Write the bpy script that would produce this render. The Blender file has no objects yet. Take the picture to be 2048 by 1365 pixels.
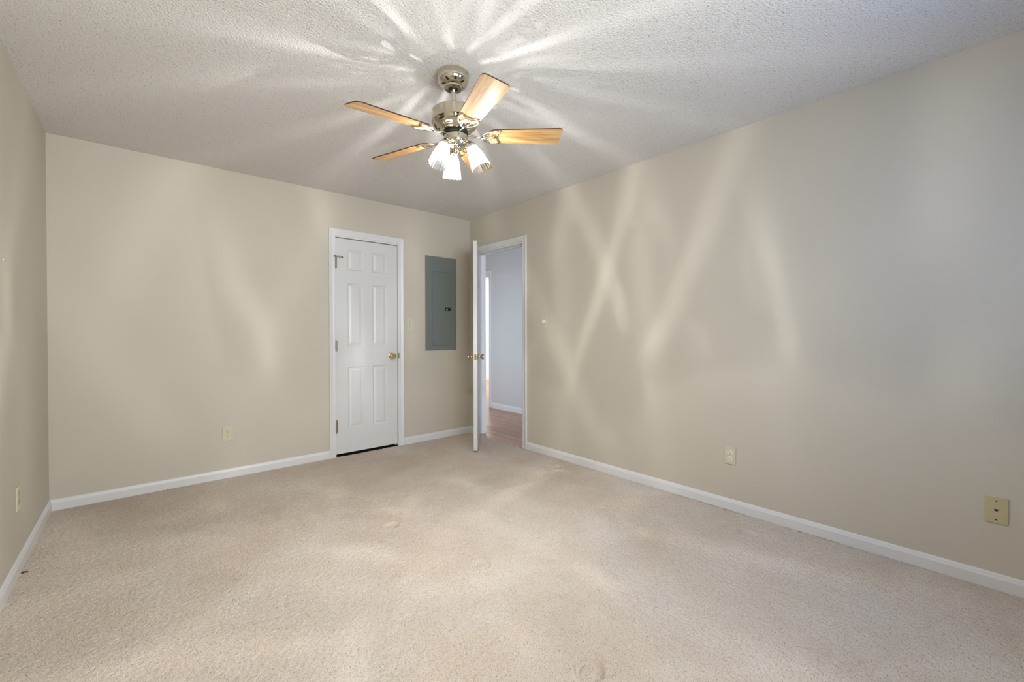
import bpy, bmesh, math, random
import numpy as np
from mathutils import Vector, Matrix
PI = math.pi
sc = bpy.context.scene
COL = sc.collection

# ------------------------------------------------------------------ camera
W, LY, H = 3.322, 4.55, 2.44          # room width (x from -W to 0), depth (y from -LY to 0), height
def look(yaw, pitch, roll):
    f = Vector((math.sin(yaw)*math.cos(pitch), math.cos(yaw)*math.cos(pitch), math.sin(pitch)))
    r = Vector((math.cos(yaw), -math.sin(yaw), 0)); u = r.cross(f)
    r2 = r*math.cos(roll) + u*math.sin(roll); u2 = -r*math.sin(roll) + u*math.cos(roll)
    return Matrix((( r2.x, u2.x, -f.x), (r2.y, u2.y, -f.y), (r2.z, u2.z, -f.z)))
cd = bpy.data.cameras.new('camera'); cam = bpy.data.objects.new('camera', cd); COL.objects.link(cam)
cam.matrix_world = Matrix.Translation((-2.8667, -4.0376, 1.1454)) @ look(0.7153, -0.00704, -0.002273).to_4x4()
cd.sensor_width = 36; cd.lens = 853.78*36/2048; cd.shift_y = -10/2048; cd.clip_start = 0.02
sc.camera = cam

# ------------------------------------------------------------------ view, world, daylight
vs = sc.view_settings; vs.view_transform = 'Standard'; vs.look = 'None'; vs.exposure = 0.0; vs.gamma = 1.0
vs.use_curve_mapping = False
w = bpy.data.worlds.new('world'); sc.world = w; w.use_nodes = True
bgn = w.node_tree.nodes['Background']; bgn.inputs[0].default_value = (0.62, 0.76, 1.0, 1); bgn.inputs[1].default_value = 1.5

def area(name, loc, target, sx, sy, energy, col):
    l = bpy.data.lights.new(name, 'AREA'); l.shape = 'RECTANGLE'; l.size = sx; l.size_y = sy
    l.energy = energy; l.color = col
    o = bpy.data.objects.new(name, l); COL.objects.link(o); o.location = loc
    o.rotation_euler = (Vector(target)-Vector(loc)).to_track_quat('-Z', 'Y').to_euler()
    return o
# daylight just outside the rear windows and by the hall entrance, then added unseen fill lamps
dl = area('daylight_rear_window', (-2.3, -LY-0.35, 1.20), (-2.35, 0, 1.8), 1.6, 1.3, 89, (0.97, 1.0, 0.98)); dl.data.spread = 2.35
area('sky_rear_window', (-0.85, -LY-0.30, 1.55), (-0.75, 0, 1.2), 0.7, 1.2, 30, (0.20, 0.47, 1.0))
area('daylight_hall', (0.80, -3.6, 1.15), (0.80, 0, 1.15), 0.9, 1.8, 30, (0.70, 0.80, 1.0))
area('hall_opening_fill', (-0.45, 0.85, 1.05), (1.2, 0.85, 1.05), 1.1, 1.7, 16, (0.80, 0.88, 1.0))  # added unseen lamp behind the partition, brightens the lower hall wall
area('far_room_fill', (3.6, 1.8, 1.9), (3.5, 4.2, 1.0), 1.4, 1.0, 130, (0.95, 0.98, 1.0))  # added lamp inside the far room, brightens the wall seen through its doorway
LAMP_W = 32.0
LAMP_COL = (1.0, 1.0, 0.99)

# ------------------------------------------------------------------ materials
def mat(name, col, rough=0.5, metal=0.0, spec=0.5):
    m = bpy.data.materials.new(name); m.use_nodes = True
    b = m.node_tree.nodes['Principled BSDF']
    b.inputs['Base Color'].default_value = (*col, 1); b.inputs['Roughness'].default_value = rough
    b.inputs['Metallic'].default_value = metal; b.inputs['Specular IOR Level'].default_value = spec
    return m
def nt(m): return m.node_tree, m.node_tree.nodes['Principled BSDF']
def N(t, typ, **kw):
    n = t.nodes.new(typ)
    for k, v in kw.items():
        if isinstance(k, str) and hasattr(n, k): setattr(n, k, v)
        else: n.inputs[k.replace('_', ' ')].default_value = v
    return n
def math_n(t, op, a, b=None, c=None):
    n = t.nodes.new('ShaderNodeMath'); n.operation = op
    for i, v in enumerate((a, b, c)):
        if v is None: continue
        if isinstance(v, (int, float)): n.inputs[i].default_value = v
        else: t.links.new(v, n.inputs[i])
    return n.outputs[0]
def noise(t, vec, scale, detail=2, rough=0.5, dist=0.0):
    n = t.nodes.new('ShaderNodeTexNoise'); n.inputs['Scale'].default_value = scale
    n.inputs['Detail'].default_value = detail; n.inputs['Roughness'].default_value = rough
    n.inputs['Distortion'].default_value = dist
    if vec is not None: t.links.new(vec, n.inputs['Vector'])
    return n.outputs['Fac']
def ramp(t, fac, stops):
    n = t.nodes.new('ShaderNodeValToRGB'); e = n.color_ramp.elements
    while len(e) < len(stops): e.new(0.5)
    for i, (p, c) in enumerate(stops): e[i].position = p; e[i].color = (*c, 1)
    t.links.new(fac, n.inputs[0]); return n.outputs[0]
def mix(t, fac, a, b, mode='MIX'):
    n = t.nodes.new('ShaderNodeMix'); n.data_type = 'RGBA'; n.blend_type = mode
    for i, v in ((0, fac), (6, a), (7, b)):
        if isinstance(v, (int, float)): n.inputs[i].default_value = v
        elif isinstance(v, tuple): n.inputs[i].default_value = (*v, 1)
        else: t.links.new(v, n.inputs[i])
    return n.outputs[2]
def bump(t, b, h, strength, dist):
    n = t.nodes.new('ShaderNodeBump'); n.inputs['Strength'].default_value = strength
    n.inputs['Distance'].default_value = dist; t.links.new(h, n.inputs['Height'])
    t.links.new(n.outputs[0], b.inputs['Normal']); return n
def coord(t, kind='Object'):
    return t.nodes.new('ShaderNodeTexCoord').outputs[kind]

def paint(name, col):
    m = mat(name, col, 0.6, spec=0.3); t, b = nt(m); co = coord(t)
    f = noise(t, co, 1.3, 3)
    t.links.new(mix(t, f, tuple(c*0.965 for c in col), tuple(min(1, c*1.035) for c in col)), b.inputs['Base Color'])
    bump(t, b, noise(t, co, 180, 2), 0.10, 0.002); return m
WALL = paint('beige_wall_paint', (0.575, 0.527, 0.44))
HALLWALL = paint('hall_wall_paint', (0.60, 0.59, 0.56))
CLOSETWALL = paint('dark_closet', (0.05, 0.05, 0.05))
TRIM = mat('white_trim_paint', (0.72, 0.715, 0.71), 0.35)
t, b = nt(TRIM); bump(t, b, noise(t, coord(t), 60, 2), 0.06, 0.001)
DOORM = mat('white_door_paint', (0.67, 0.665, 0.65), 0.38)
t, b = nt(DOORM)
mp = t.nodes.new('ShaderNodeMapping'); mp.inputs['Scale'].default_value = (1, 1, 0.06); t.links.new(coord(t), mp.inputs[0])
bump(t, b, noise(t, mp.outputs[0], 220, 3), 0.16, 0.0012)
# popcorn ceiling
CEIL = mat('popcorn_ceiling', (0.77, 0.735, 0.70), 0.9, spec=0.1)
t, b = nt(CEIL); co = coord(t)
v = t.nodes.new('ShaderNodeTexVoronoi'); v.feature = 'SMOOTH_F1'; v.inputs['Scale'].default_value = 115; t.links.new(co, v.inputs['Vector'])
n1 = noise(t, co, 150, 3, 0.6)
hgt = math_n(t, 'ADD', math_n(t, 'MULTIPLY', v.outputs['Distance'], -1.0), math_n(t, 'MULTIPLY', n1, 1.6))
bump(t, b, hgt, 0.75, 0.006)
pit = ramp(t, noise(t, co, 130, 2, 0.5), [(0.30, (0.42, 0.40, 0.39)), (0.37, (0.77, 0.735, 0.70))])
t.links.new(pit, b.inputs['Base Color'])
# carpet
CARPET = mat('beige_pile_carpet', (0.6, 0.5, 0.43), 0.95, spec=0.05)
t, b = nt(CARPET); co = coord(t)
big = noise(t, co, 1.1, 4, 0.6, 0.6); fine = noise(t, co, 210, 3, 0.7)
base = ramp(t, big, [(0.32, (0.63, 0.54, 0.455)), (0.50, (0.71, 0.625, 0.545)), (0.7, (0.745, 0.665, 0.59))])
dirt = ramp(t, noise(t, co, 2.6, 4, 0.65, 0.3), [(0.42, (0.93, 0.88, 0.80)), (0.60, (1, 1, 1))])
c1 = mix(t, 0.45, base, dirt, 'MULTIPLY')
c2 = mix(t, 0.75, c1, ramp(t, fine, [(0.33, (0.26, 0.22, 0.185)), (0.43, (0.86, 0.85, 0.83)), (0.52, (1, 1, 1))]), 'MULTIPLY')
t.links.new(c2, b.inputs['Base Color'])
bump(t, b, math_n(t, 'ADD', fine, noise(t, co, 110, 2)), 0.8, 0.006)
# hall floor: hardwood strips running along y
WOOD = mat('hardwood_floor', (0.3, 0.15, 0.08), 0.28)
t, b = nt(WOOD); co = coord(t)
mp = t.nodes.new('ShaderNodeMapping'); mp.inputs['Rotation'].default_value = (0, 0, PI/2); t.links.new(co, mp.inputs[0])
br = t.nodes.new('ShaderNodeTexBrick'); br.inputs['Scale'].default_value = 1; br.inputs['Brick Width'].default_value = 0.9
br.inputs['Row Height'].default_value = 0.057; br.inputs['Mortar Size'].default_value = 0.0012; br.offset = 0.37
br.inputs['Color1'].default_value = (0.60, 0.33, 0.20, 1); br.inputs['Color2'].default_value = (0.44, 0.21, 0.12, 1)
br.inputs['Mortar'].default_value = (0.06, 0.03, 0.02, 1); t.links.new(mp.outputs[0], br.inputs[0])
mp2 = t.nodes.new('ShaderNodeMapping'); mp2.inputs['Scale'].default_value = (40, 2.5, 1); t.links.new(co, mp2.inputs[0])
g = noise(t, mp2.outputs[0], 1.5, 4, 0.6)
t.links.new(mix(t, 0.5, br.outputs[0], ramp(t, g, [(0.3, (0.45, 0.4, 0.35)), (0.65, (1, 1, 1))]), 'MULTIPLY'), b.inputs['Base Color'])
# fan metals and wood
NICKEL = mat('polished_pewter_metal', (0.60, 0.56, 0.46), 0.07, 1.0)
MOTORM = mat('motor_metal', (0.55, 0.50, 0.38), 0.10, 1.0)
SILVER = mat('bright_nickel', (0.62, 0.585, 0.52), 0.14, 1.0)
BLACK = mat('black_rubber', (0.012, 0.012, 0.012), 0.5)
BRASS = mat('brass', (0.66, 0.48, 0.20), 0.16, 1.0)
BRASSPALE = mat('pale_brass', (0.62, 0.50, 0.33), 0.18, 1.0)
OLDBRASS = mat('aged_hinge_metal', (0.36, 0.31, 0.22), 0.35, 1.0)
BLADE = mat('light_oak_blade', (0.75, 0.48, 0.22), 0.40, spec=0.3)
t, b = nt(BLADE); co = coord(t)
mp = t.nodes.new('ShaderNodeMapping'); mp.inputs['Scale'].default_value = (1.2, 22, 22); t.links.new(co, mp.inputs[0])
gr = noise(t, mp.outputs[0], 2.4, 5, 0.62, 0.8)
mp3 = t.nodes.new('ShaderNodeMapping'); mp3.inputs['Scale'].default_value = (3, 90, 90); t.links.new(co, mp3.inputs[0])
gr2 = noise(t, mp3.outputs[0], 3, 3)
cc = ramp(t, gr, [(0.30, (0.30, 0.145, 0.045)), (0.45, (0.52, 0.30, 0.115)), (0.62, (0.64, 0.42, 0.20))])
t.links.new(mix(t, 0.35, cc, ramp(t, gr2, [(0.35, (0.7, 0.6, 0.5)), (0.6, (1, 1, 1))]), 'MULTIPLY'), b.inputs['Base Color'])
BLADETOP = mat('dark_walnut_edge', (0.045, 0.018, 0.008), 0.35)
IVORY = mat('ivory_plastic', (0.62, 0.565, 0.42), 0.35)
IVORYD = mat('aged_ivory_plastic', (0.52, 0.455, 0.27), 0.35)
CREAM = mat('cream_painted_plate', (0.60, 0.56, 0.46), 0.4)
SLOT = mat('dark_slot', (0.01, 0.009, 0.008), 0.6)
KNOBW = mat('cream_knob_plastic', (0.80, 0.75, 0.66), 0.3)
PANEL = mat('grey_green_enamel', (0.180, 0.200, 0.190), 0.42)
t, b = nt(PANEL); bump(t, b, noise(t, coord(t), 300, 2), 0.1, 0.001)
PANELD = mat('grey_green_enamel_door', (0.172, 0.195, 0.187), 0.38)
LABELB = mat('black_label', (0.01, 0.01, 0.01), 0.4)
LABELW = mat('white_print', (0.75, 0.75, 0.75), 0.5)
SCRAP = mat('brown_scrap', (0.07, 0.045, 0.03), 0.7)
WHITEP = mat('white_plastic', (0.85, 0.85, 0.84), 0.3)

# ribbed pressed-glass shade: partly clear, ribs pass more light than the valleys between them
GLASS = bpy.data.materials.new('ribbed_pressed_glass'); GLASS.use_nodes = True
t = GLASS.node_tree; t.nodes.remove(t.nodes['Principled BSDF']); out = t.nodes['Material Output']
RIBS = 16
co = coord(t); sep = t.nodes.new('ShaderNodeSeparateXYZ'); t.links.new(co, sep.inputs[0])
th = math_n(t, 'ARCTAN2', sep.outputs[1], sep.outputs[0])
wob = math_n(t, 'MULTIPLY', math_n(t, 'SUBTRACT', noise(t, co, 30, 1), 0.5), 0.22)
th2 = math_n(t, 'ADD', th, wob)
rib = math_n(t, 'MULTIPLY_ADD', math_n(t, 'COSINE', math_n(t, 'MULTIPLY', th2, RIBS)), 0.5, 0.5)
rib = math_n(t, 'POWER', rib, 17.0)
nv = t.nodes.new('ShaderNodeCombineXYZ'); t.links.new(math_n(t, 'COSINE', th), nv.inputs[0]); t.links.new(math_n(t, 'SINE', th), nv.inputs[1]); t.links.new(math_n(t, 'MULTIPLY', sep.outputs[2], 9.0), nv.inputs[2])
irr = math_n(t, 'MAXIMUM', math_n(t, 'MULTIPLY_ADD', noise(t, nv.outputs[0], 3.2, 1), 6.0, -2.2), 0.0)
rim_pass = t.nodes.new('ShaderNodeMapRange'); rim_pass.inputs['From Min'].default_value = -0.117; rim_pass.inputs['From Max'].default_value = -0.078
rim_pass.inputs['To Min'].default_value = 0.55; rim_pass.inputs['To Max'].default_value = 0.20; t.links.new(sep.outputs[2], rim_pass.inputs[0])   # transmission raised at the rim to soften the edge of the cast light
trf = math_n(t, 'MINIMUM', math_n(t, 'MULTIPLY_ADD', math_n(t, 'MULTIPLY', rib, irr), 1.6, rim_pass.outputs[0]), 1.9)      # boosted transmission stands in for ribs focusing light into lines
mr = t.nodes.new('ShaderNodeMapRange'); mr.inputs['From Min'].default_value = -0.075; mr.inputs['From Max'].default_value = -0.022
mr.inputs['To Min'].default_value = 1.0; mr.inputs['To Max'].default_value = 0.15; t.links.new(sep.outputs[2], mr.inputs[0])
trf = math_n(t, 'MULTIPLY', trf, mr.outputs[0])      # transmission lowered towards the neck to tame bright spots on the ceiling
comb = t.nodes.new('ShaderNodeCombineColor')
for i in range(3): t.links.new(trf, comb.inputs[i])
tr = t.nodes.new('ShaderNodeBsdfTransparent'); t.links.new(comb.outputs[0], tr.inputs[0])
tl = t.nodes.new('ShaderNodeBsdfTranslucent'); tl.inputs[0].default_value = (0.95, 0.96, 0.97, 1)
gl = t.nodes.new('ShaderNodeBsdfGlossy'); gl.inputs['Roughness'].default_value = 0.08
m1 = t.nodes.new('ShaderNodeMixShader'); m1.inputs[0].default_value = 0.07
t.links.new(tr.outputs[0], m1.inputs[1]); t.links.new(tl.outputs[0], m1.inputs[2])
fr = t.nodes.new('ShaderNodeFresnel'); fr.inputs[0].default_value = 1.5
m2 = t.nodes.new('ShaderNodeMixShader'); t.links.new(fr.outputs[0], m2.inputs[0])
t.links.new(m1.outputs[0], m2.inputs[1]); t.links.new(gl.outputs[0], m2.inputs[2]); t.links.new(m2.outputs[0], out.inputs[0])
# clear bulb envelope, glowing
BULB = bpy.data.materials.new('glowing_bulb'); BULB.use_nodes = True
t = BULB.node_tree; t.nodes.remove(t.nodes['Principled BSDF']); out = t.nodes['Material Output']
tr = t.nodes.new('ShaderNodeBsdfTransparent'); em = t.nodes.new('ShaderNodeEmission')
em.inputs[0].default_value = (1, 0.93, 0.8, 1); em.inputs[1].default_value = 5.0
ad = t.nodes.new('ShaderNodeAddShader'); t.links.new(tr.outputs[0], ad.inputs[0]); t.links.new(em.outputs[0], ad.inputs[1])
t.links.new(ad.outputs[0], out.inputs[0])
PANE = bpy.data.materials.new('window_pane'); PANE.use_nodes = True
t = PANE.node_tree; t.nodes.remove(t.nodes['Principled BSDF']); out = t.nodes['Material Output']
tr = t.nodes.new('ShaderNodeBsdfTransparent'); gl = t.nodes.new('ShaderNodeBsdfGlossy'); gl.inputs['Roughness'].default_value = 0.02
m2 = t.nodes.new('ShaderNodeMixShader'); m2.inputs[0].default_value = 0.06
t.links.new(tr.outputs[0], m2.inputs[1]); t.links.new(gl.outputs[0], m2.inputs[2]); t.links.new(m2.outputs[0], out.inputs[0])

# ------------------------------------------------------------------ helpers
def link(name, bm, m, parent=None, smooth=False, M=None):
    me = bpy.data.meshes.new(name)
    bmesh.ops.recalc_face_normals(bm, faces=bm.faces)
    if M is not None: bm.transform(M)
    bm.to_mesh(me); bm.free()
    for x in (m if isinstance(m, (list, tuple)) else [m]): me.materials.append(x)
    if smooth:
        me.polygons.foreach_set('use_smooth', [True]*len(me.polygons))
        try: me.set_sharp_from_angle(angle=math.radians(38))
        except Exception: pass
    o = bpy.data.objects.new(name, me); COL.objects.link(o)
    if parent: o.parent = parent
    return o
def tag(o, label, cat, group=None, kind=None):
    o['label'] = label; o['category'] = cat
    if group: o['group'] = group
    if kind: o['kind'] = kind
    return o
def empty(name, loc, rz=0):
    o = bpy.data.objects.new(name, None); COL.objects.link(o); o.location = loc; o.rotation_euler = (0, 0, rz)
    o.empty_display_size = 0.05; return o
def box(bm, x0, x1, y0, y1, z0, z1, bev=0.0):
    b2 = bmesh.new(); bmesh.ops.create_cube(b2, size=1)
    for v in b2.verts:
        v.co = Vector((x0+(v.co.x+.5)*(x1-x0), y0+(v.co.y+.5)*(y1-y0), z0+(v.co.z+.5)*(z1-z0)))
    if bev: bmesh.ops.bevel(b2, geom=b2.edges[:], offset=bev, segments=2, affect='EDGES', profile=0.6)
    me = bpy.data.meshes.new('tmp'); b2.to_mesh(me); b2.free(); bm.from_mesh(me); bpy.data.meshes.remove(me)
    return bm
def bx(*a, **k): return box(bmesh.new(), *a, **k)
def lathe(prof, seg=48, rfun=None, closed=False):
    """prof: list of (r, z); around the z axis"""
    bm = bmesh.new(); rings = []
    for k, (r, z) in enumerate(prof):
        if r < 1e-6: rings.append([bm.verts.new((0, 0, z))]); continue
        ring = []
        for i in range(seg):
            a = 2*PI*i/seg; rr, zz = rfun(k, a, r, z) if rfun else (r, z)
            ring.append(bm.verts.new((rr*math.cos(a), rr*math.sin(a), zz)))
        rings.append(ring)
    for A, B in zip(rings, rings[1:]):
        for i in range(seg):
            j = (i+1) % seg
            if len(A) == 1 and len(B) == 1: continue
            if len(A) == 1: bm.faces.new((A[0], B[i], B[j]))
            elif len(B) == 1: bm.faces.new((A[i], A[j], B[0]))
            else: bm.faces.new((A[i], A[j], B[j], B[i]))
    return bm
def tube(bm, pts, r, seg=8, closed=False, flat=1.0):
    pts = [Vector(p) for p in pts]; n = len(pts); rings = []; up = Vector((0, 0, 1))
    for i, p in enumerate(pts):
        a = pts[(i-1) % n] if (closed or i > 0) else p; c = pts[(i+1) % n] if (closed or i < n-1) else p
        d = (c-a).normalized(); s = d.cross(up)
        if s.length < 1e-3: s = d.cross(Vector((1, 0, 0)))
        s.normalize(); u = s.cross(d); rr = r(i/(n-1)) if callable(r) else r
        rings.append([bm.verts.new(p + s*math.cos(2*PI*k/seg)*rr + u*math.sin(2*PI*k/seg)*rr*flat) for k in range(seg)])
    for i in range(n if closed else n-1):
        A, B = rings[i], rings[(i+1) % n]
        for k in range(seg): bm.faces.new((A[k], A[(k+1) % seg], B[(k+1) % seg], B[k]))
    if not closed: bm.faces.new(rings[0]); bm.faces.new(rings[-1][::-1])
    return bm
def prism(pts, h, bm=None):
    """2-D outline in xy, extruded z from 0 to h"""
    bm = bm or bmesh.new(); n = len(pts)
    A = [bm.verts.new((x, y, 0)) for x, y in pts]; B = [bm.verts.new((x, y, h)) for x, y in pts]
    bm.faces.new(A[::-1]); bm.faces.new(B)
    for i in range(n): bm.faces.new((A[i], A[(i+1) % n], B[(i+1) % n], B[i]))
    return bm
def sweep(path, prof, up=(0, 0, 1)):
    """extrude a 2-D profile (a = to the left of the path's direction seen from up, b = up) along a path with mitred corners"""
    up = Vector(up); bm = bmesh.new(); P = [Vector(p) for p in path]; rings = []
    for i, p in enumerate(P):
        d0 = (P[i]-P[i-1]).normalized() if i > 0 else (P[1]-P[0]).normalized()
        d1 = (P[i+1]-P[i]).normalized() if i < len(P)-1 else d0
        l0 = up.cross(d0); l1 = up.cross(d1); m = (l0+l1).normalized(); m = m/ max(0.2, m.dot(l0))
        rings.append([bm.verts.new(p + m*a + up*b) for a, b in prof])
    n = len(prof)
    for A, B in zip(rings, rings[1:]):
        for k in range(n): bm.faces.new((A[k], A[(k+1) % n], B[(k+1) % n], B[k]))
    bm.faces.new(rings[0]); bm.faces.new(rings[-1][::-1])
    return bm

# ------------------------------------------------------------------ room shell
TK = 0.113
def wall_with_holes(axis, c0, c1, u0, u1, z0, z1, holes):
    """slab between c0..c1 on `axis`, spanning u0..u1 along the other axis, with rectangular holes (ua, ub, za, zb)"""
    us = sorted({u0, u1, *[h[0] for h in holes], *[h[1] for h in holes]})
    zs = sorted({z0, z1, *[h[2] for h in holes], *[h[3] for h in holes]})
    bm = bmesh.new(); cell = lambda i, j: not any(h[0] <= (us[i]+us[i+1])/2 <= h[1] and h[2] <= (zs[j]+zs[j+1])/2 <= h[3] for h in holes)
    P = lambda c, u, z: (c, u, z) if axis == 'x' else (u, c, z)
    V = {}
    def vert(c, i, j):
        k = (c, i, j)
        if k not in V: V[k] = bm.verts.new(P(c, us[i], zs[j]))
        return V[k]
    nu, nz = len(us)-1, len(zs)-1
    for i in range(nu):
        for j in range(nz):
            if not cell(i, j): continue
            for c in (c0, c1): bm.faces.new([vert(c, i, j), vert(c, i+1, j), vert(c, i+1, j+1), vert(c, i, j+1)])
            for (di, dj, e) in ((-1, 0, ((i, j), (i, j+1))), (1, 0, ((i+1, j), (i+1, j+1))), (0, -1, ((i, j), (i+1, j))), (0, 1, ((i, j+1), (i+1, j+1)))):
                a, b2 = i+di, j+dj
                if 0 <= a < nu and 0 <= b2 < nz and cell(a, b2): continue
                (p, q2), (r, s) = e
                bm.faces.new([vert(c0, p, q2), vert(c0, r, s), vert(c1, r, s), vert(c1, p, q2)])
    return bm
def struct(name, bm, m, label, cat, smooth=False):
    return tag(link(name, bm, m, smooth=smooth), label, cat, kind='structure')

D1 = (-1.530, -0.878)       # rough opening, closet door in back wall (x)
D2 = (-0.920, -0.124)       # rough opening, hall door in right wall (y)
HD = 2.057
WIN = (-3.0, -1.6, 0.85, 2.05); WIN2 = (-1.15, -0.55, 0.95, 2.05)
struct('wall_back', wall_with_holes('y', 0.0, TK, -W-TK, TK, 0, H, [(D1[0], D1[1], 0, HD)]), WALL,
       'beige painted wall holding the closed closet door and the grey breaker panel', 'wall')
struct('wall_right', wall_with_holes('x', 0.0, TK, -LY, 0, 0, H, [(D2[0], D2[1], 0, HD)]), WALL,
       'long beige wall at right with the open doorway near its far end', 'wall')
struct('wall_left', wall_with_holes('x', -W-TK, -W, -LY, 0, 0, H, []), WALL, 'narrow strip of beige wall at the left edge', 'wall')
struct('wall_rear', wall_with_holes('y', -LY-TK, -LY, -W-TK, TK, 0, H, [WIN, WIN2]), WALL, 'beige wall behind the viewer with a wide window', 'wall')
struct('ceiling', bx(-W-TK, TK, -LY-TK, TK, H, H+0.1), CEIL, 'white popcorn-textured ceiling', 'ceiling')

# carpet, a fine grid with pile relief and furniture dents
def carpet():
    nx, ny = 600, 780
    xs = np.linspace(-W, 0.0, nx); ys = np.linspace(-LY, 0.0, ny); X, Y = np.meshgrid(xs, ys)
    rng = np.random.default_rng(4)
    R = rng.random((ny, nx)); S = (R+np.roll(R, 1, 0)+np.roll(R, 1, 1)+np.roll(np.roll(R, 1, 0), 1, 1))/4
    Z = (R*0.4+S*0.6-0.5)*0.0085
    L = np.zeros_like(Z)
    for k in range(26):
        a = rng.uniform(0, 2*PI); f = rng.uniform(4, 22); L += np.sin(f*(X*np.cos(a)+Y*np.sin(a))+rng.uniform(0, 6.3))/f
    Z += L*0.0022
    for (dx, dy, r, dep) in [(-1.722, -3.118, .040, .010), (-1.749, -1.654, .030, .009), (-1.607, -2.352, .034, .006), (-0.267, -3.091, .036, .008), (-0.272, -1.638, .030, .006), (-0.20, -1.55, .026, .005)]:
        d = np.hypot(X-dx, Y-dy); dep *= 1.6; Z -= dep*np.exp(-((d-r)/(0.011))**2) + dep*0.35*np.exp(-(d/r)**4); Z += 0.004*np.exp(-((d-r*1.6)/0.012)**2)
    Z -= 0.0005
    me = bpy.data.meshes.new('floor'); co = np.stack([X, Y, Z], -1).reshape(-1, 3)
    me.vertices.add(nx*ny); me.vertices.foreach_set('co', co.ravel())
    I = np.arange(nx*ny).reshape(ny, nx); F = np.stack([I[:-1, :-1], I[:-1, 1:], I[1:, 1:], I[1:, :-1]], -1).reshape(-1, 4)
    me.loops.add(F.size); me.loops.foreach_set('vertex_index', F.ravel().astype(np.int32))
    me.polygons.add(len(F)); me.polygons.foreach_set('loop_start', np.arange(0, F.size, 4, dtype=np.int32))
    me.polygons.foreach_set('use_smooth', [True]*len(F))
    me.update(calc_edges=True); me.materials.append(CARPET)
    o = bpy.data.objects.new('floor', me); COL.objects.link(o)
    return tag(o, 'worn beige pile carpet with small round furniture dents', 'carpet', kind='structure')
carpet()
struct('subfloor', bx(-W-TK, 0.0, -LY-TK, TK+0.6, -0.12, -0.02), CLOSETWALL, 'dark subfloor beneath the carpet', 'floor')

# baseboards (profile: a = out from the wall, b = up)
BP = [(0, 0), (0.013, 0), (0.013, 0.050), (0.0115, 0.054), (0.0095, 0.058), (0.008, 0.064), (0.006, 0.0685), (0.003, 0.0715), (0, 0.072)]
CW = 0.057
def baseboard(name, path, label): return struct(name, sweep(path, BP), TRIM, label, 'baseboard')
Z0 = 0.0
baseboard('baseboard_left', [(-W, 0, Z0), (-W, -LY, Z0)], 'white baseboard along the left wall')
baseboard('baseboard_back', [(D1[0]+.015-CW, 0, Z0), (-W, 0, Z0)], 'long white baseboard left of the closet door')
baseboard('baseboard_corner', [(0, 0, Z0), (D1[1]-.015+CW, 0, Z0)], 'short white baseboard between the closet door and the corner')
baseboard('baseboard_right', [(0, -LY, Z0), (0, D2[0]-.042, Z0)], 'long white baseboard along the right wall')
baseboard('baseboard_door', [(0, -0.082, Z0), (0, 0, Z0)], 'tiny white baseboard between the hall doorway and the corner')
baseboard('baseboard_rear', [(-W, -LY, Z0), (0, -LY, Z0)], 'white baseboard on the wall behind the viewer')

# door casings: colonial profile swept round the opening (a = away from opening, b = off the wall)
CP = [(0, 0), (0, 0.010), (0.006, 0.0115), (0.016, 0.0115), (0.026, 0.0105), (0.036, 0.0135), (0.046, 0.0170), (0.053, 0.0175), (0.057, 0.0150), (0.057, 0)]
def casing(name, u0, u1, top, place, label, z0=0.0):
    """u0<u1 inner edges; built in (u, n, z) with n off the wall, then placed"""
    bm = bmesh.new()
    path = [(u0, z0), (u0, top), (u1, top), (u1, z0)]; offs = [(-1, 0), (-1, 1), (1, 1), (1, 0)]; rings = []
    for (u, z), (du, dz) in zip(path, offs):
        rings.append([bm.verts.new(place(u+du*a, b_, z+dz*a)) for a, b_ in CP])
    n = len(CP)
    for A, B in zip(rings, rings[1:]):
        for k in range(n): bm.faces.new((A[k], A[(k+1) % n], B[(k+1) % n], B[k]))
    bm.faces.new(rings[0]); bm.faces.new(rings[-1][::-1])
    return struct(name, bm, TRIM, label, 'door casing')
casing('trim_1', -1.515, -0.893, 2.054, lambda u, n, z: (u, -n, z), 'white casing round the closet door')
casing('trim_2', -0.905, -0.139, 2.054, lambda u, n, z: (-n, u, z), 'white casing round the open hall doorway')
casing('trim_3', -0.905, -0.139, 2.054, lambda u, n, z: (TK+n, u, z), 'white casing on the hall side of the doorway')
# jambs with door stops
def jamb(name, axis, u0, u1, top, d0, d1, stop, label):
    bm = bmesh.new(); t_ = 0.019
    for (a, b_, z0, z1) in ((u0, u0+t_, 0, top), (u1-t_, u1, 0, top), (u0, u1, top-t_, top)):
        if axis == 'y': box(bm, d0, d1, a, b_, z0, z1, 0.001)
        else: box(bm, a, b_, d0, d1, z0, z1, 0.001)
    s0, s1 = stop
    for (a, b_, z0, z1) in ((u0+t_, u0+t_+.011, 0, top-t_), (u1-t_-.011, u1-t_, 0, top-t_), (u0+t_, u1-t_, top-t_-.011, top-t_)):
        if axis == 'y': box(bm, s0, s1, a, b_, z0, z1, 0.001)
        else: box(bm, a, b_, s0, s1, z0, z1, 0.001)
    return struct(name, bm, TRIM, label, 'door jamb')
jamb('trim_4', 'y', D2[0], D2[1], HD, -0.001, TK+0.001, (0.045, 0.085), 'white jamb lining the open hall doorway')
jamb('trim_5', 'x', D1[0], D1[1], HD, -0.001, TK+0.001, (0.045, 0.085), 'white jamb lining the closet doorway')

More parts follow.
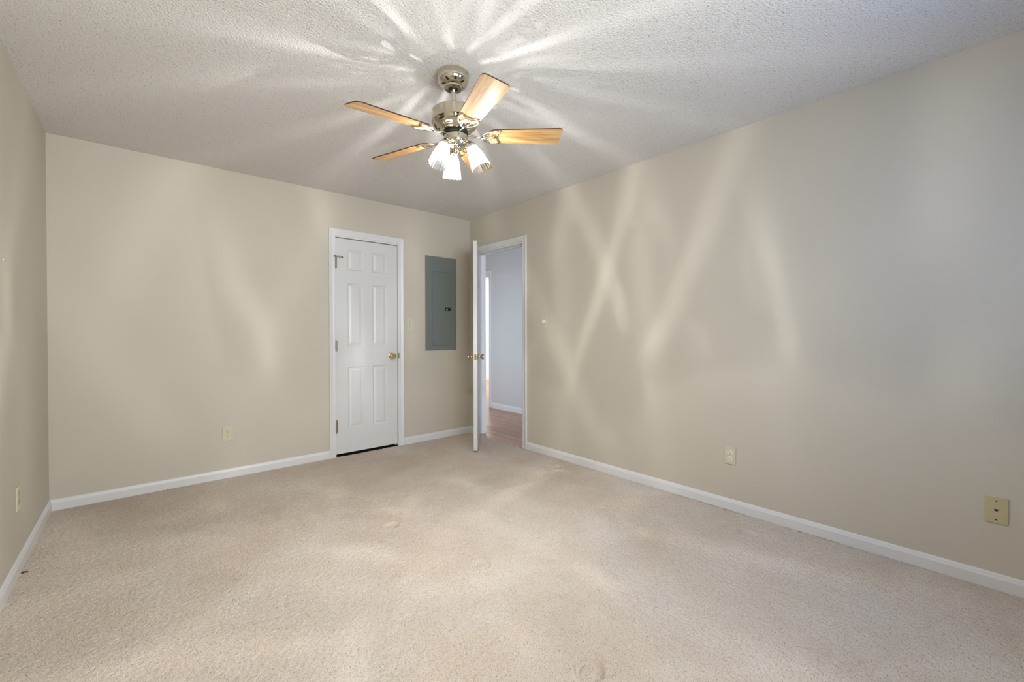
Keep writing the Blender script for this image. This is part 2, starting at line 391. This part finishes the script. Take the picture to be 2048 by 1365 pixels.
# ------------------------------------------------------------------ panelled doors
def door_leaf(w_, h_, th, rows, stile, mid):
    """leaf in local coords: x 0..w, z 0..h, y 0..th (both faces panelled)"""
    pw = (w_-2*stile-mid)/2
    px = [(stile, stile+pw), (stile+pw+mid, w_-stile)]
    bm = bmesh.new()
    for y, s in ((0.0, 1), (th, -1)):
        xs = [0, px[0][0], px[0][1], px[1][0], px[1][1], w_]; zs = [0]+[z for r in sorted(rows) for z in r]+[h_]
        V = [[bm.verts.new((x, y, z)) for z in zs] for x in xs]
        for i in range(5):
            for j in range(len(zs)-1):
                if i in (1, 3) and j % 2 == 1:
                    loop = [V[i][j], V[i+1][j], V[i+1][j+1], V[i][j+1]]
                    for ins, dep in ((0.004, 0.0015), (0.010, 0.0075), (0.016, 0.0085), (0.036, 0.0025), (0.040, 0.002)):
                        x0, x1, z0, z1 = xs[i]+ins, xs[i+1]-ins, zs[j]+ins, zs[j+1]-ins
                        yy = y+s*dep
                        nl = [bm.verts.new(p) for p in ((x0, yy, z0), (x1, yy, z0), (x1, yy, z1), (x0, yy, z1))]
                        for k in range(4): bm.faces.new((loop[k], loop[(k+1) % 4], nl[(k+1) % 4], nl[k]))
                        loop = nl
                    bm.faces.new(loop)
                else: bm.faces.new((V[i][j], V[i+1][j], V[i+1][j+1], V[i][j+1]))
    for a, b_ in (((0, 0), (w_, 0)), ((w_, 0), (w_, h_)), ((w_, h_), (0, h_)), ((0, h_), (0, 0))):
        bm.faces.new([bm.verts.new(p) for p in ((a[0], 0, a[1]), (b_[0], 0, b_[1]), (b_[0], th, b_[1]), (a[0], th, a[1]))])
    bmesh.ops.remove_doubles(bm, verts=bm.verts, dist=1e-5)
    return bm
ROWS = [(0.228, 0.806), (1.000, 1.594), (1.713, 1.913)]
KNOB = [(0, 0), (0.031, 0), (0.032, 0.002), (0.030, 0.005), (0.022, 0.007), (0.014, 0.009), (0.011, 0.014), (0.011, 0.024), (0.013, 0.030), (0.019, 0.038),
        (0.0255, 0.046), (0.0275, 0.053), (0.0265, 0.058), (0.022, 0.0605), (0.016, 0.0600), (0.010, 0.0590), (0, 0.0585)]
def knob(parent, loc, direction, m, label=None, prof=KNOB):
    M = Matrix.Translation(loc) @ Vector((0, 0, 1)).rotation_difference(Vector(direction)).to_matrix().to_4x4()
    o = link('door_knob', lathe(prof, 40), m, parent, True, M)
    if label: o['label'] = label
    return o
def hinge(parent, x, y, z0, z1, r=0.0065):
    bm = bmesh.new(); n = 5; L = (z1-z0)/n
    for i in range(n):
        M = Matrix.Translation((x, y, z0+L*i+0.0005))
        b2 = lathe([(0, 0), (r, 0), (r, L-.001), (0, L-.001)], 16); b2.transform(M)
        me = bpy.data.meshes.new('tmp'); b2.to_mesh(me); b2.free(); bm.from_mesh(me); bpy.data.meshes.remove(me)
    b2 = lathe([(0, -0.004), (r*.75, -0.003), (r*.8, 0), (r*.8, z1-z0), (r*.75, z1-z0+.003), (0, z1-z0+.004)], 16)
    b2.transform(Matrix.Translation((x, y, z0))); me = bpy.data.meshes.new('tmp'); b2.to_mesh(me); b2.free(); bm.from_mesh(me); bpy.data.meshes.remove(me)
    box(bm, x-0.001, x+0.012, y+0.003, y+0.0065, z0, z1)
    return link('hinge', bm, OLDBRASS, parent, True)

# closed closet door: hinges at its left edge
d1 = empty('door_1', (-1.510, 0.004, 0.024)); tag(d1, 'closed white six-panel closet door with brass knob', 'door', kind='structure')
link('door_leaf', door_leaf(0.608, 2.006, 0.035, [(a-0.0, b_) for a, b_ in ROWS], 0.108, 0.090), DOORM, d1)
knob(d1, (0.608-0.062, 0.0, 0.893), (0, -1, 0), BRASS, 'brass knob')
for z0, z1 in ((0.200, 0.318), (0.958, 1.056), (1.722, 1.822)): hinge(d1, -0.003, -0.019, z0, z1)
st = tag(link('strike_plate', bx(-0.9005, -0.888, -0.0165, -0.0145, 0.889, 0.945, 0.0006), OLDBRASS), 'small dark metal strike plate on the closet door frame beside the brass knob', 'strike plate')
# hinge-pin door stop on the top hinge
ds = empty('hinge_pin_door_stop', (-1.513, -0.020, 1.852)); tag(ds, 'brass hinge-pin door stop on the top hinge of the closet door', 'door stop')
bm = tube(bmesh.new(), [(-0.014, -0.018, 0.0), (-0.004, -0.004, 0.002), (0.010, -0.014, 0.004), (0.026, -0.020, 0.0045), (0.042, -0.016, 0.001), (0.050, -0.010, -0.002)], 0.0030, 8)
tube(bm, [(0.006, -0.006, -0.004), (0.024, -0.010, -0.003), (0.044, -0.006, -0.012)], 0.0022, 6)
link('stop_arm', bm, OLDBRASS, ds, True)
for p, d in (((0.051, -0.010, -0.0015), (0.7, .7, 0)), ((-0.015, -0.019, 0.0), (-.7, -.7, 0))):
    M = Matrix.Translation(p) @ Vector((0, 0, 1)).rotation_difference(Vector(d)).to_matrix().to_4x4()
    link('rubber_tip', lathe([(0, 0), (.006, 0), (.0065, .003), (.0055, .009), (0, .0095)], 16), BLACK, ds, True, M)
link('pin_loop', lathe([(0.004, -0.003), (.009, -0.003), (.009, 0.003), (.004, 0.003), (0.004, -0.003)], 20), OLDBRASS, ds, True)
# dark closet behind the door
bm = bmesh.new()
for a in ((-1.7, -0.7, 0.60, 0.62, -0.02, 2.3), (-1.72, -1.70, TK, 0.62, -0.02, 2.3), (-0.70, -0.68, TK, 0.62, -0.02, 2.3), (-1.7, -0.7, TK, 0.62, 2.28, 2.3)): box(bm, *a)
struct('wall_closet', bm, CLOSETWALL, 'dark closet interior behind the closed door', 'wall')

# open hall door: hinged at the far jamb, swung into the room
ang = math.atan2(-0.5744, -0.4665)
d2 = empty('door_2', (-0.004, -0.143, 0.020), ang); tag(d2, 'white six-panel door standing open into the room', 'door', kind='structure')
link('door_leaf', door_leaf(0.737, 2.008, 0.036, ROWS, 0.118, 0.11), DOORM, d2, M=Matrix.Translation((0.004, 0, 0)))
knob(d2, (0.737-0.058, 0.0, 0.896), (0, -1, 0), BRASSPALE, 'pale brass knob, room side')
knob(d2, (0.737-0.058, 0.036, 0.896), (0, 1, 0), BRASSPALE, 'pale brass knob, hall side')
link('latch_plate', bx(0.7405, 0.7425, 0.008, 0.030, 0.868, 0.925, 0.0005), BRASSPALE, d2)
link('latch_bolt', lathe([(0, 0), (.007, 0), (.007, .006), (.004, .010), (0, .010)], 20), BRASS, d2, True,
     Matrix.Translation((0.7425, 0.018, 0.896)) @ Matrix.Rotation(PI/2, 4, 'Y'))
for z0 in (0.18, 0.96, 1.74): hinge(d2, 0.0, -0.006, z0, z0+0.09, 0.005)
tag(link('strike_plate', bx(-0.003, 0.012, -0.9040, -0.9012, 0.888, 0.946, 0.0006), SLOT), 'dark strike plate on the near jamb of the open hall doorway', 'strike plate')

# ------------------------------------------------------------------ hall and far room
HX = 1.20
struct('floor_hall', bx(0.002, 4.6, -3.8, 4.2, -0.05, -0.001), WOOD, 'reddish hardwood floor of the hall', 'floor')
struct('ceiling_hall', bx(TK, 4.6, -3.8, 4.2, H, H+0.05), CEIL, 'white ceiling of the hall', 'ceiling')
struct('wall_hall', wall_with_holes('x', HX, HX+0.1, -3.8, 4.2, 0, H, [(1.17, 1.96, 0, 2.05)]), HALLWALL, 'light grey wall seen through the open doorway', 'wall')
struct('wall_hall_near', wall_with_holes('x', 0.02, TK, TK, 4.2, 0, H, [(0.35, 1.35, 0, 2.05)]), HALLWALL, 'hall side of the partition', 'wall')  # opening added so the fill lamp reaches the hall wall below its header
struct('wall_hall_far', bx(0.02, 4.6, 4.2, 4.3, 0, H), HALLWALL, 'far end wall of the hall', 'wall')
struct('wall_far_room', wall_with_holes('x', 4.6, 4.7, -3.8, 4.2, 0, H, []), HALLWALL, 'wall of the bright room beyond the hall', 'wall')
struct('wall_far_room_side', bx(HX+0.1, 4.6, -0.4, -0.3, 0, H), HALLWALL, 'side wall of the bright room beyond the hall', 'wall')
struct('wall_hall_end', wall_with_holes('y', -3.9, -3.8, TK, 4.7, 0, H, [(0.25, 1.12, 0, 2.05)]), HALLWALL, 'end wall of the hall with the entrance', 'wall')
bb = sweep([(HX, -3.8, -0.001), (HX, 1.12, -0.001)], [(a*1.1, b_*1.15) for a, b_ in BP]); struct('baseboard_hall', bb, TRIM, 'white baseboard along the hall wall', 'baseboard')
casing('trim_6', 1.177, 1.953, 2.054, lambda u, n, z: (HX-n, u, z), 'white casing round the doorway across the hall')
jamb('trim_7', 'y', 1.17, 1.96, 2.05, HX-0.001, HX+0.101, (HX+.04, HX+.07), 'white jamb of the doorway across the hall')

# rear windows (behind the viewer; the room's daylight comes through them)
def window(name, axis, c0, c1, a0, a1, z0, z1, label):
    e = empty(name, (0, 0, 0)); tag(e, label, 'window', kind='structure')
    P = (lambda bm, u0, u1, n0, n1, za, zb: box(bm, u0, u1, n0, n1, za, zb, 0.002)) if axis == 'y' else (lambda bm, u0, u1, n0, n1, za, zb: box(bm, n0, n1, u0, u1, za, zb, 0.002))
    bm = bmesh.new(); f = 0.045; m_ = (a0+a1)/2; c = (c0+c1)/2
    for u0, u1, za, zb in ((a0, a0+f, z0, z1), (a1-f, a1, z0, z1), (a0, a1, z0, z0+f), (a0, a1, z1-f, z1), (m_-.02, m_+.02, z0, z1), (a0, a1, (z0+z1)/2-.02, (z0+z1)/2+.02)):
        P(bm, u0, u1, c-.02, c+.02, za, zb)
    link('window_frame', bm, TRIM, e)
    link('pane', P(bmesh.new(), a0+f, a1-f, c-.002, c+.002, z0+f, z1-f), PANE, e)
    return e
window('window_1', 'y', -LY-TK, -LY, *WIN, 'white framed window in the wall behind the viewer')
window('window_2', 'y', -LY-TK, -LY, *WIN2, 'narrow white framed window behind the viewer near the right wall')

# ------------------------------------------------------------------ wall plates (built facing -y, then turned)
def to_back(x, z): return Matrix.Translation((x, 0, z))
def to_right(y, z): return Matrix.Translation((0, y, z)) @ Matrix.Rotation(-PI/2, 4, 'Z')
def to_left(y, z): return Matrix.Translation((-W, y, z)) @ Matrix.Rotation(PI/2, 4, 'Z')
def thing(name, M, label, cat, group=None):
    o = empty(name, M.to_translation()); o.rotation_euler = M.to_euler(); return tag(o, label, cat, group)
def plate_bm(w_=0.0705, h_=0.1150, th=0.0055): return bx(-w_/2, w_/2, -th, 0, -h_/2, h_/2, 0.0022)
def screw(parent, x, z, y, r=0.003, m=IVORY):
    bm = lathe([(0, 0), (r, 0), (r*.9, .0009), (0, .0012)], 16); o = link('screw', bm, m, parent, True, Matrix.Translation((x, y, z)) @ Matrix.Rotation(PI/2, 4, 'X')); return o
def outlet(M, label, m, mr):
    o = thing('wall_outlet', M, label, 'outlet', 'duplex wall outlets'); link('cover_plate', plate_bm(), m, o)
    for s in (1, -1):
        zc = 0.0195*s; pts = []
        for k in range(40):
            a = 2*PI*k/40; pts.append((0.0172*math.cos(a), max(-.0140, min(.0140, 0.0172*math.sin(a)))))
        bm = prism(pts, 0.0016); rc = link('receptacle', bm, mr, o, False, Matrix.Translation((0, -0.0050, zc)) @ Matrix.Rotation(PI/2, 4, 'X'))
        for (sx, w_, hh) in ((-0.0064, .0024, .0090), (0.0064, .0024, .0075)):
            link('slot', bx(sx-w_/2, sx+w_/2, -0.0070, -0.0050, zc+0.0035-hh/2, zc+0.0035+hh/2), SLOT, rc)
        link('ground_hole', lathe([(0, 0), (.0027, 0), (.0027, .002), (0, .002)], 16), SLOT, rc, False, Matrix.Translation((0, -0.0050, zc-0.0075)) @ Matrix.Rotation(PI/2, 4, 'X'))
    screw(o, 0, 0, -0.0055, .0025, OLDBRASS)
    return o
outlet(to_back(-2.353, 0.353), 'ivory duplex outlet on the back wall left of the closet door', IVORY, IVORY)
outlet(to_right(-2.884, 0.353), 'ivory duplex outlet low on the right wall', IVORY, KNOBW)
outlet(to_left(-0.925, 0.356), 'yellowed duplex outlet on the narrow left wall strip', IVORY, IVORYD)
pj = thing('phone_jack_plate', to_right(-4.020, 0.352), 'yellowed phone jack plate at the right edge above the baseboard', 'phone jack')
link('cover_plate', plate_bm(), IVORYD, pj)
bm = bx(-0.0062, 0.0062, -0.0066, -0.005, 0.0, 0.0052); box(bm, -0.0035, 0.0035, -0.0066, -0.005, -0.0035, 0.0001)
link('jack_socket', bm, SLOT, pj)
for z in (0.0415, -0.0415): screw(pj, 0, z, -0.0055, .0032, SLOT)
sw = thing('light_switch', to_back(-0.765, 1.240), 'cream toggle light switch between the closet door and the breaker panel', 'light switch')
link('cover_plate', plate_bm(), CREAM, sw)
link('toggle', bx(-0.0045, 0.0045, -0.014, -0.004, -0.010, 0.010, 0.0015), IVORY, sw, False, Matrix.Rotation(0.35, 4, 'X'))
link('toggle_slot', bx(-0.006, 0.006, -0.0061, -0.005, -0.0125, 0.0125), IVORYD, sw)
for z in (0.030, -0.030): screw(sw, 0, z, -0.0055, .0030, OLDBRASS)
dm = thing('dimmer_switch', to_right(-1.205, 1.2510), 'cream rotary dimmer knob on the right wall beside the open doorway', 'dimmer switch')
link('cover_plate', plate_bm(0.0715, 0.1160), CREAM, dm)
link('dimmer_knob', lathe([(0, 0), (.0185, 0), (.0190, .002), (.0170, .014), (.0155, .016), (0, .0165)], 36), KNOBW, dm, True, Matrix.Translation((0, -0.0055, 0)) @ Matrix.Rotation(PI/2, 4, 'X'))
for z in (0.034, -0.034): screw(dm, 0, z, -0.0055, .0030, OLDBRASS)

# ------------------------------------------------------------------ breaker panel
bp = thing('breaker_panel', Matrix.Translation((-0.388, 0, 1.470)), 'grey-green metal breaker panel on the back wall near the corner', 'breaker panel')
link('cover', bx(-0.194, 0.194, -0.008, 0, -0.512, 0.505, 0.0015), PANEL, bp)
pd = link('panel_door', bx(-0.112, 0.120, -0.0115, -0.0075, -0.457, 0.340, 0.0018), PANELD, bp)
bm = bmesh.new()   # dark reveal round the small door
for a in ((-0.1145, -0.1125, -0.459, 0.342), (0.1205, 0.1220, -0.459, 0.342)): box(bm, a[0], a[1], -0.0085, -0.0075, a[2], a[3])
for a in ((-0.459, -0.4575), (0.3405, 0.342)): box(bm, -0.1145, 0.122, -0.0085, -0.0075, a[0], a[1])
link('door_gap', bm, LABELB, bp)
for z in (0.25, -0.05, -0.37):
    link('hinge', tube(bmesh.new(), [(-0.1155, -0.0115, z-0.022), (-0.1155, -0.0115, z+0.022)], 0.0028, 10), PANELD, bp, True)
la = link('door_latch', bx(0.043, 0.116, -0.0150, -0.0112, -0.080, -0.045, 0.001), LABELB, bp); la['label'] = 'black latch with small white mark'
bm = bmesh.new()
box(bm, 0.0665, 0.0695, -0.0156, -0.0149, -0.066, -0.052); box(bm, 0.055, 0.081, -0.0156, -0.0149, -0.0705, -0.0680)
box(bm, 0.060, 0.0665, -0.0156, -0.0149, -0.066, -0.0635); box(bm, 0.0695, 0.076, -0.0156, -0.0149, -0.066, -0.0635)
link('latch_mark', bm, LABELW, la)
for x, z in ((-0.176, 0.395), (0.176, 0.388), (-0.174, -0.005), (-0.173, -0.405), (0.176, -0.405), (0.176, 0.0)):
    screw(bp, x, z, -0.008, .0050, PANELD)

# ------------------------------------------------------------------ ceiling fan
FC = Vector((-1.6825, -2.2312, 0)); PIV = 2.37
fwd = Vector((0.656, 0.755, 0)).normalized(); rgt = Vector((0.755, -0.656, 0)).normalized()
# the fan hangs a little out of plumb from its ball joint
Rt = (Matrix.Rotation(-math.radians(2.53), 4, fwd)); Rt2 = Matrix.Rotation(math.radians(1.94), 4, rgt)
if (Rt @ Vector((0, 0, -1))).dot(rgt) < 0: Rt = Matrix.Rotation(math.radians(2.53), 4, fwd)
if (Rt2 @ Vector((0, 0, -1))).dot(fwd) < 0: Rt2 = Matrix.Rotation(-math.radians(1.94), 4, rgt)
fan = empty('ceiling_fan', (FC.x, FC.y, H))
tag(fan, 'ceiling fan with five light oak blades and three ribbed glass lamp shades', 'ceiling fan')
def TZ(z): return Rt @ Rt2 @ Matrix.Translation((0, 0, z-PIV))
TT = Matrix.Translation((0, 0, PIV-H)) @ Rt @ Rt2 @ Matrix.Translation((0, 0, -PIV))     # world z -> fan local
def fpart(name, bm, m, smooth=True, parent=None, M=None):
    """mesh in fan coordinates with world heights; baked through the tilt"""
    bm.transform(TT @ (M if M is not None else Matrix()))
    return link(name, bm, m, parent or fan, smooth)
can = lathe([(0, 0), (.076, 0), (.080, -.003), (.081, -.010), (.079, -.016), (.0795, -.022), (.078, -.036), (.072, -.050), (.062, -.061), (.052, -.067), (.046, -.0685), (.045, -.074),
             (.042, -.0765), (.024, -.0770), (.024, -.070), (.022, -.055), (0, -.055)], 56)
link('canopy', can, NICKEL, fan, True)
for k in range(4):
    a = k*PI/2+0.5; M = Matrix.Translation((.081*math.cos(a), .081*math.sin(a), -.011)) @ Matrix.Rotation(a, 4, 'Z') @ Matrix.Rotation(PI/2, 4, 'Y')
    link('canopy_screw', lathe([(0, 0), (.004, 0), (.003, .002), (0, .0022)], 12), SILVER, fan, True, M)
fpart('hanger_ball', lathe([(0, 2.392), (.012, 2.390), (.020, 2.382), (.0225, 2.372), (.020, 2.362), (.014, 2.357), (0, 2.357)], 28), BLACK)
fpart('downrod', lathe([(0, 2.372), (.0115, 2.372), (.0115, 2.262), (.016, 2.260), (.016, 2.250), (0, 2.25)], 28), NICKEL)
fpart('motor_housing', lathe([(0, 2.262), (.040, 2.2620), (.095, 2.259), (.108, 2.256), (.1135, 2.252), (.1145, 2.248), (.1145, 2.207), (.1160, 2.205), (.1160, 2.200), (.1135, 2.197),
      (.112, 2.190), (.107, 2.180), (.098, 2.171), (.088, 2.166), (.083, 2.163), (.080, 2.157), (.070, 2.152), (.0, 2.150)], 64), MOTORM)
for k in range(10):      # vent slots round the lower bowl
    fpart('vent_slot', bx(0.102, 0.1085, -0.018, 0.018, 2.184, 2.190, 0.001), BLACK, False, M=Matrix.Rotation(2*PI*k/10, 4, 'Z'))
fpart('flywheel', lathe([(0, 2.152), (.060, 2.152), (.062, 2.149), (.062, 2.140), (.058, 2.138), (0, 2.138)], 48), BLACK)
fpart('switch_housing', lathe([(0, 2.140), (.050, 2.140), (.055, 2.138), (.0575, 2.135), (.0590, 2.130), (.0590, 2.100), (.0575, 2.096), (.052, 2.091), (.048, 2.088), (.046, 2.083), (.030, 2.078), (.014, 2.076),
      (.012, 2.066), (.016, 2.060), (.017, 2.054), (.013, 2.048), (.007, 2.044), (.005, 2.038), (0, 2.036)], 48), NICKEL)

# blades
ZB, RB, PH0 = 2.132, 0.540, 181.73
def blade_mesh():
    r0, r1, w0, w1 = 0.165, 0.540, 0.098, 0.126; out_ = []
    def arc(cx, cy, r, a0, a1, n=7): return [(cx+r*math.cos(a0+(a1-a0)*i/(n-1)), cy+r*math.sin(a0+(a1-a0)*i/(n-1))) for i in range(n)]
    out_ += arc(r0+.030, -w0/2+.030, .030, -PI, -PI/2)
    out_ += arc(r1-.020, -w1/2+.020, .020, -PI/2, 0)
    out_ += arc(r1-.028, w1/2-.024, .024, 0, PI/2)
    out_ += arc(r0+.030, w0/2-.030, .030, PI/2, PI)
    bm = prism(out_, 0.0055)
    bm.faces.ensure_lookup_table()
    bm.normal_update()
    for f in bm.faces:
        f.material_index = 0 if f.normal.z < -0.5 else 1
    return bm
bm = blade_mesh()
bmesh.ops.recalc_face_normals(bm, faces=bm.faces)
for f in bm.faces: f.material_index = 0 if f.normal.z < -0.5 else 1
ME_BLADE = bpy.data.meshes.new('blade'); bm.to_mesh(ME_BLADE); bm.free(); ME_BLADE.materials.append(BLADE); ME_BLADE.materials.append(BLADETOP)
def iron_mesh():
    bm = bmesh.new(); zz = -0.0045
    # stem from the flywheel
    tube(bm, [(0.052, 0, 0.004), (0.075, 0, 0.004), (0.095, 0, -0.001), (0.115, 0, -0.006), (0.135, 0, zz)], 0.0062, 10, flat=0.7)
    side = [(0.130, 0.004), (0.140, 0.022), (0.156, 0.036), (0.176, 0.044), (0.198, 0.046), (0.214, 0.042), (0.222, 0.047)]
    for s in (1, -1): tube(bm, [(x, s*y, zz) for x, y in side], 0.0038, 8, flat=0.8)
    inner = [(0.136, 0.003), (0.152, 0.014), (0.172, 0.019), (0.192, 0.014), (0.208, 0.0)]
    for s in (1, -1): tube(bm, [(x, s*y, zz) for x, y in inner], 0.0030, 8, flat=0.8)
    tube(bm, [(0.130, 0, zz), (0.170, 0, zz-.001), (0.208, 0, zz)], 0.0026, 8)
    tube(bm, [(0.222, -0.047, zz), (0.215, -0.030, zz), (0.208, -0.012, zz), (0.206, 0, zz), (0.208, 0.012, zz), (0.215, 0.030, zz), (0.222, 0.047, zz)], 0.0040, 8, flat=0.8)
    return bm
bm = iron_mesh(); ME_IRON = bpy.data.meshes.new('blade_iron'); bmesh.ops.recalc_face_normals(bm, faces=bm.faces); bm.to_mesh(ME_IRON); bm.free(); ME_IRON.materials.append(SILVER)
ME_IRON.polygons.foreach_set('use_smooth', [True]*len(ME_IRON.polygons))
bm = lathe([(0, -.0075), (.0035, -.0070), (.0045, -.0045), (.0045, -.002), (0, -.002)], 12)
ME_BSC = bpy.data.meshes.new('blade_screw'); bmesh.ops.recalc_face_normals(bm, faces=bm.faces); bm.to_mesh(ME_BSC); bm.free(); ME_BSC.materials.append(SILVER)
BDROOP = [0, 0, 0, 0, 0]     # small individual sag, degrees
PITCH = 13.0
for k in range(5):
    a = math.radians(PH0-72*k)
    M = TT @ Matrix.Translation((0, 0, ZB)) @ Matrix.Rotation(a, 4, 'Z') @ Matrix.Rotation(math.radians(BDROOP[k]), 4, 'Y') @ Matrix.Rotation(-math.radians(PITCH), 4, 'X')
    ir = bpy.data.objects.new('blade_iron', ME_IRON); COL.objects.link(ir); ir.parent = fan; ir.matrix_local = M
    for x, y in ((0.150, 0.016), (0.150, -0.016), (0.196, 0.0)):
        s_ = bpy.data.objects.new('blade_screw', ME_BSC); COL.objects.link(s_); s_.parent = ir; s_.location = (x, y, 0)
    b_ = bpy.data.objects.new('blade', ME_BLADE); COL.objects.link(b_); b_.parent = fan; b_.matrix_local = M

# light kit: three arms, sockets, ribbed shades, bulbs
def shade_mesh():
    prof_o = [(.0245, 0), (.0255, -.004), (.0270, -.012), (.0300, -.026), (.0355, -.048), (.0408, -.074), (.0455, -.100), (.0478, -.118)]
    n = len(prof_o)
    def rf(sign):
        def f(k, a, r, z):
            g = min(1.0, k/2.0); s = abs(math.cos(a*RIBS/2))
            zz = z - (0.0035*(s-0.5) if k == n-1 else 0)
            return r + g*0.0016*(s-0.5)*2 - (0.0018 if sign else 0), zz
        return f
    seg = RIBS*12
    A = lathe(prof_o, seg, rf(0)); return A
bm = shade_mesh(); ME_SHADE = bpy.data.meshes.new('glass_shade'); bmesh.ops.recalc_face_normals(bm, faces=bm.faces); bm.to_mesh(ME_SHADE); bm.free(); ME_SHADE.materials.append(GLASS)
ME_SHADE.polygons.foreach_set('use_smooth', [True]*len(ME_SHADE.polygons))
def mesh_of(name, bm, m):
    me = bpy.data.meshes.new(name); bmesh.ops.recalc_face_normals(bm, faces=bm.faces); bm.to_mesh(me); bm.free(); me.materials.append(m)
    me.polygons.foreach_set('use_smooth', [True]*len(me.polygons)); return me
ME_SOCK = mesh_of('socket_cup', lathe([(0, .030), (.008, .030), (.012, .026), (.015, .016), (.022, .010), (.0265, .006), (.0280, .002), (.0280, -.006), (.0265, -.008), (.0250, -.004), (.0, -.004)], 32), SILVER)
ME_BULB = mesh_of('light_bulb', lathe([(0, -.006), (.010, -.008), (.011, -.022), (.016, -.032), (.0210, -.045), (.0215, -.056), (.018, -.066), (.010, -.073), (0, -.075)], 24), BULB)
for k in range(3):
    az = math.radians(69.65+120*k); d = Vector((math.cos(az), math.sin(az), 0))
    nk = d*0.0779 + Vector((0, 0, 2.0719)); rim = d*0.1243 + Vector((0, 0, 1.9643))
    ax = (rim-nk).normalized()
    M = TT @ Matrix.Translation(nk) @ Vector((0, 0, -1)).rotation_difference(ax).to_matrix().to_4x4()
    arm = tube(bmesh.new(), [d*.030+Vector((0, 0, 2.086)), d*.050+Vector((0, 0, 2.098)), d*.062+Vector((0, 0, 2.104)), d*.068+Vector((0, 0, 2.098)), nk-ax*0.022], 0.0068, 12)
    arm = fpart('light_arm', arm, NICKEL)
    so = bpy.data.objects.new('socket_cup', ME_SOCK); so.parent = fan; so.matrix_local = M; COL.objects.link(so)
    sh = bpy.data.objects.new('glass_shade', ME_SHADE); sh.parent = fan; sh.matrix_local = M @ Matrix.Rotation(0.4*k, 4, 'Z'); COL.objects.link(sh)
    bu = bpy.data.objects.new('light_bulb', ME_BULB); bu.parent = fan; bu.matrix_local = M; COL.objects.link(bu)
    li = bpy.data.lights.new('bulb_light', 'POINT'); li.energy = LAMP_W; li.color = LAMP_COL; li.shadow_soft_size = 0.0022
    lo = bpy.data.objects.new('bulb_light', li); COL.objects.link(lo); lo.parent = fan; lo.matrix_local = M @ Matrix.Translation((0, 0, -0.050))
# pull chain with its ring
cx = rgt*0.014 - fwd*0.066
bm = bmesh.new()
tube(bm, [(cx.x*0.8, cx.y*0.8, 2.110), (cx.x, cx.y, 2.104), (cx.x, cx.y, 2.075)], 0.0018, 8)
pc = fpart('pull_chain', bm, SILVER)
c0 = Vector((cx.x, cx.y, 2.062)); pts = [c0 + rgt*0.013*math.cos(a) + Vector((0, 0, 0.013*math.sin(a))) for a in [2*PI*i/24 for i in range(24)]]
bm = tube(bmesh.new(), pts, 0.0016, 8, closed=True); bm.transform(TT); link('chain_ring', bm, SILVER, pc, True)

# ------------------------------------------------------------------ small things
bm = bmesh.new(); rng = random.Random(3)
pts = [(0, 0), (.012, -.004), (.026, .002), (.036, .014), (.028, .020), (.014, .012), (.004, .012)]
prism([(x, y) for x, y in pts], 0.006, bm)
sp = link('debris_scrap', bm, SCRAP, None, False, Matrix.Translation((-W+0.014, -0.965, 0.0)) @ Matrix.Rotation(0.25, 4, 'Y'))
tag(sp, 'small dark brown scrap on the carpet against the left baseboard', 'debris')
tag(link('wall_anchor', lathe([(0, 0), (.004, 0), (.0035, .002), (0, .003)], 16), WHITEP, None, True, Matrix.Translation((-W, -1.159, 1.472)) @ Matrix.Rotation(PI/2, 4, 'Y')),
    'tiny white wall anchor near the left edge of the left wall', 'wall anchor')
